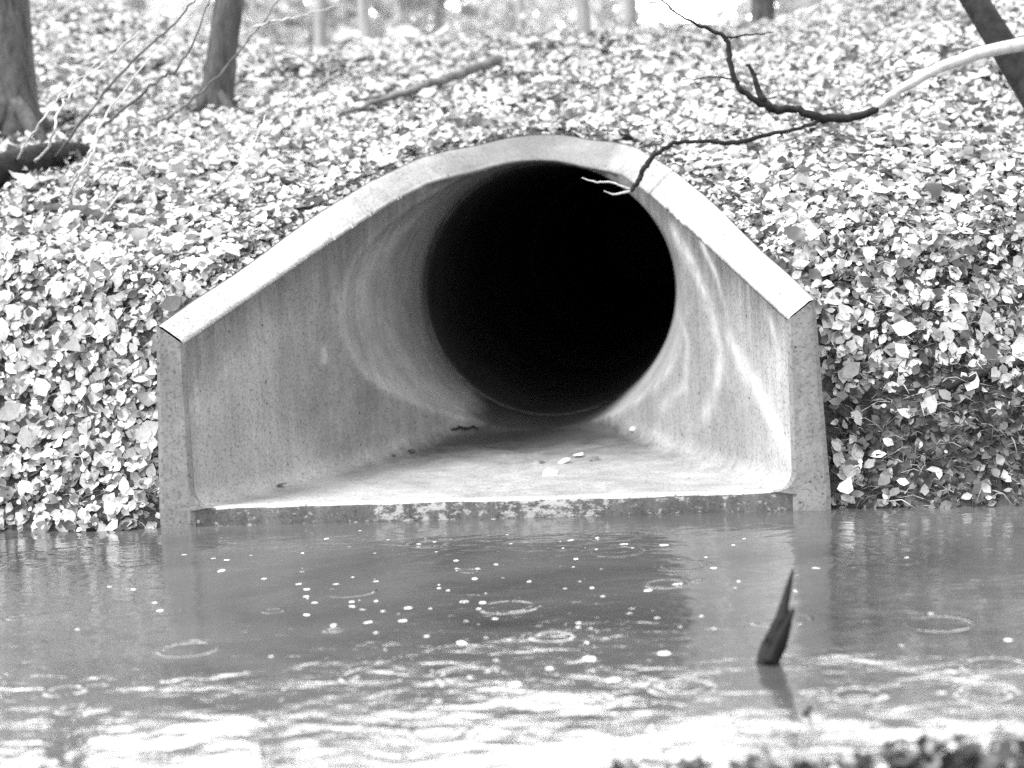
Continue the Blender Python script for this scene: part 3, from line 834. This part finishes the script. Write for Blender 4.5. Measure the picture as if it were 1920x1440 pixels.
floor_leaf(1084, 857, .06, M_l1, 'brightest pale leaf in the middle of the culvert floor')
floor_leaf(1058, 868, .055, M_l1, 'pale leaf just in front of the brightest one')
floor_leaf(1032, 890, .075, M_l1, 'pale flat leaf nearest the lip in the middle of the culvert floor')
floor_leaf(1116, 864, .06, M_l2, 'brown leaf right of the brightest leaf on the culvert floor')
floor_leaf(1016, 868, .045, M_l2, 'brown leaf left of the pale leaves on the culvert floor')
floor_leaf(525, 912, .05, M_l2, 'dark flattened leaf on the left of the culvert floor')

# ------------------------------------------------------------------ raindrop splashes on the pool
def splash_mesh():
    V = []; F = []; n = 14
    prof = [(1.0, .0), (.85, .10), (.7, .30), (.62, .42), (.55, .30), (.45, .06), (.25, .02)]
    for (r, z) in prof:
        for k in range(n):
            a = 2 * math.pi * k / n; zz = z * (1 + .35 * math.sin(5 * a + r * 3)); V.append((r * math.cos(a), r * math.sin(a), zz))
    for j in range(len(prof) - 1):
        for k in range(n):
            k2 = (k + 1) % n; F.append((j * n + k, j * n + k2, (j + 1) * n + k2, (j + 1) * n + k))
    b = len(V); dr = [(0, .18), (.16, .26), (.20, .42), (.12, .58), (.05, .70), (0, .80)]
    for (r, z) in dr:
        for k in range(8): a = 2 * math.pi * k / 8; V.append((r * math.cos(a), r * math.sin(a), z))
    for j in range(len(dr) - 1):
        for k in range(8):
            k2 = (k + 1) % 8; F.append((b + j * 8 + k, b + j * 8 + k2, b + (j + 1) * 8 + k2, b + (j + 1) * 8 + k))
    me = bpy.data.meshes.new('rain_splash'); me.from_pydata(V, [], F); me.update(); me.materials.append(M_foam)
    me.polygons.foreach_set('use_smooth', [True] * len(me.polygons)); return me
sm = splash_mesh()
spots = [(415, 1070, 1.3), (345, 1040, .8), (590, 1130, .9), (495, 1085, .8), (560, 1095, 1), (575, 1105, 1), (630, 1095, 1), (675, 995, .7), (655, 1025, .8), (612, 1010, .8), (400, 1047, 1), (425, 1050, .9),
         (705, 1090, .9), (705, 1127, 1), (765, 1140, 1), (660, 1137, 1), (680, 1143, 1), (575, 1153, 1), (690, 1167, 1.1), (755, 1164, 1.2), (625, 1172, 1), (800, 1193, 1), (870, 1128, 1.6), (905, 1130, 1.2), (928, 1160, .8),
         (840, 1107, 1), (865, 1205, 1.4), (930, 1238, .9), (668, 1270, 1.1), (828, 1285, .6), (722, 1218, .6), (895, 1066, .9), (890, 1085, .9), (930, 1058, .8), (855, 1051, .9), (815, 1016, .8), (785, 1020, .8), (845, 1011, .8),
         (925, 973, 1), (1070, 1013, .9), (1120, 1008, .9), (1170, 1020, 1.1), (1245, 1022, 1.1), (1118, 1030, .8), (1080, 1048, .9), (1050, 1062, .5), (1075, 1063, .5), (1110, 1102, 1), (1130, 1118, 1), (1215, 1107, 1.4), (1270, 1095, 1.4),
         (1185, 1141, .8), (1085, 1168, 1), (1180, 1150, .9), (1000, 1200, .8), (1100, 1205, .7), (1395, 1010, .9), (1375, 1022, .8), (1338, 1065, .9), (1385, 1090, .8), (1530, 1065, 1), (1315, 1155, .9), (1275, 1175, .8), (1105, 1235, 1.5), (1245, 1225, 1.3),
         (1150, 1275, 1.4), (1030, 1253, 1.1), (965, 1283, 1.2), (250, 1105, .9), (205, 1100, .8), (290, 1130, .9), (300, 1145, .9), (145, 1180, .8), (1500, 1170, .9), (1700, 1045, .9), (1745, 1150, .8), (1690, 1210, .9), (1890, 1200, 1)]
for q in range(120):
    spots.append((random.gauss(880, 260), random.uniform(1000, 1320), random.uniform(.3, .75)))
for i, (px, py, s) in enumerate(spots):
    p = on_z(px, py, WZ); o = bpy.data.objects.new('rain_splash', sm); C.objects.link(o)
    k = s * .0115 * random.uniform(.8, 1.15); o.location = (p.x, p.y, p.z - .0005); o.scale = (k * random.uniform(.7, 1.5), k * random.uniform(.6, 1.2), k * random.uniform(.12, .4)); o.rotation_euler[2] = random.uniform(0, 6)
    tag(o, label='tiny bright raindrop splash on the dark pool', cat='splash', group='raindrop splashes on the pool')

# ------------------------------------------------------------------ near bank plants at the lower right
def clump(px, py, h, nl, label, seed):
    random.seed(seed); p = on_z(px, py, WZ); p.z = max(ground(p.x, p.y), WZ - .01)
    t = empty('shore_plant', p, label=label, cat='plant', group='plants on the near shore')
    mm = MB(); P = []
    for k in range(9):
        a = random.uniform(0, 6.28); e = p + Vector((math.cos(a) * h * .7, math.sin(a) * h * .4, h * random.uniform(.5, 1)))
        Q = spline([p, p.lerp(e, .5) + Vector((0, 0, h * .15)), e], 4, .002); mm.tube(Q, rlerp([.006, .004, .002], len(Q)), 5)
        P += [tuple(q + Vector((random.gauss(0, .012), random.gauss(0, .012), random.gauss(0, .012)))) for q in random.choices(Q[2:], k=nl)]
    mm.build('stem', M_wetbark, t)
    leaves('foliage', P, np.tile([0, -.3, 1.], (len(P), 1)), rng.uniform(.02, .05, len(P)), M_dark, tilt=.7, parent=t)
for k, (px, h, where) in enumerate(((1180, .06, 'lowest dark plant, leftmost on the near shore at the bottom edge'), (1290, .05, 'second dark plant from the left on the near shore'), (1400, .065, 'third dark plant from the left on the near shore'),
        (1500, .06, 'fourth dark plant from the left on the near shore'), (1600, .07, 'fifth dark plant from the left on the near shore'), (1700, .10, 'dark plant third from the right corner on the near shore'),
        (1790, .085, 'dark plant second from the right corner on the near shore'), (1890, .10, 'dark plant in the lower right corner of the near shore'))):
    clump(px + (k % 3) * 12, 1466, h * (.62 if k < 5 else .8), 9 + k, where, k + 1)
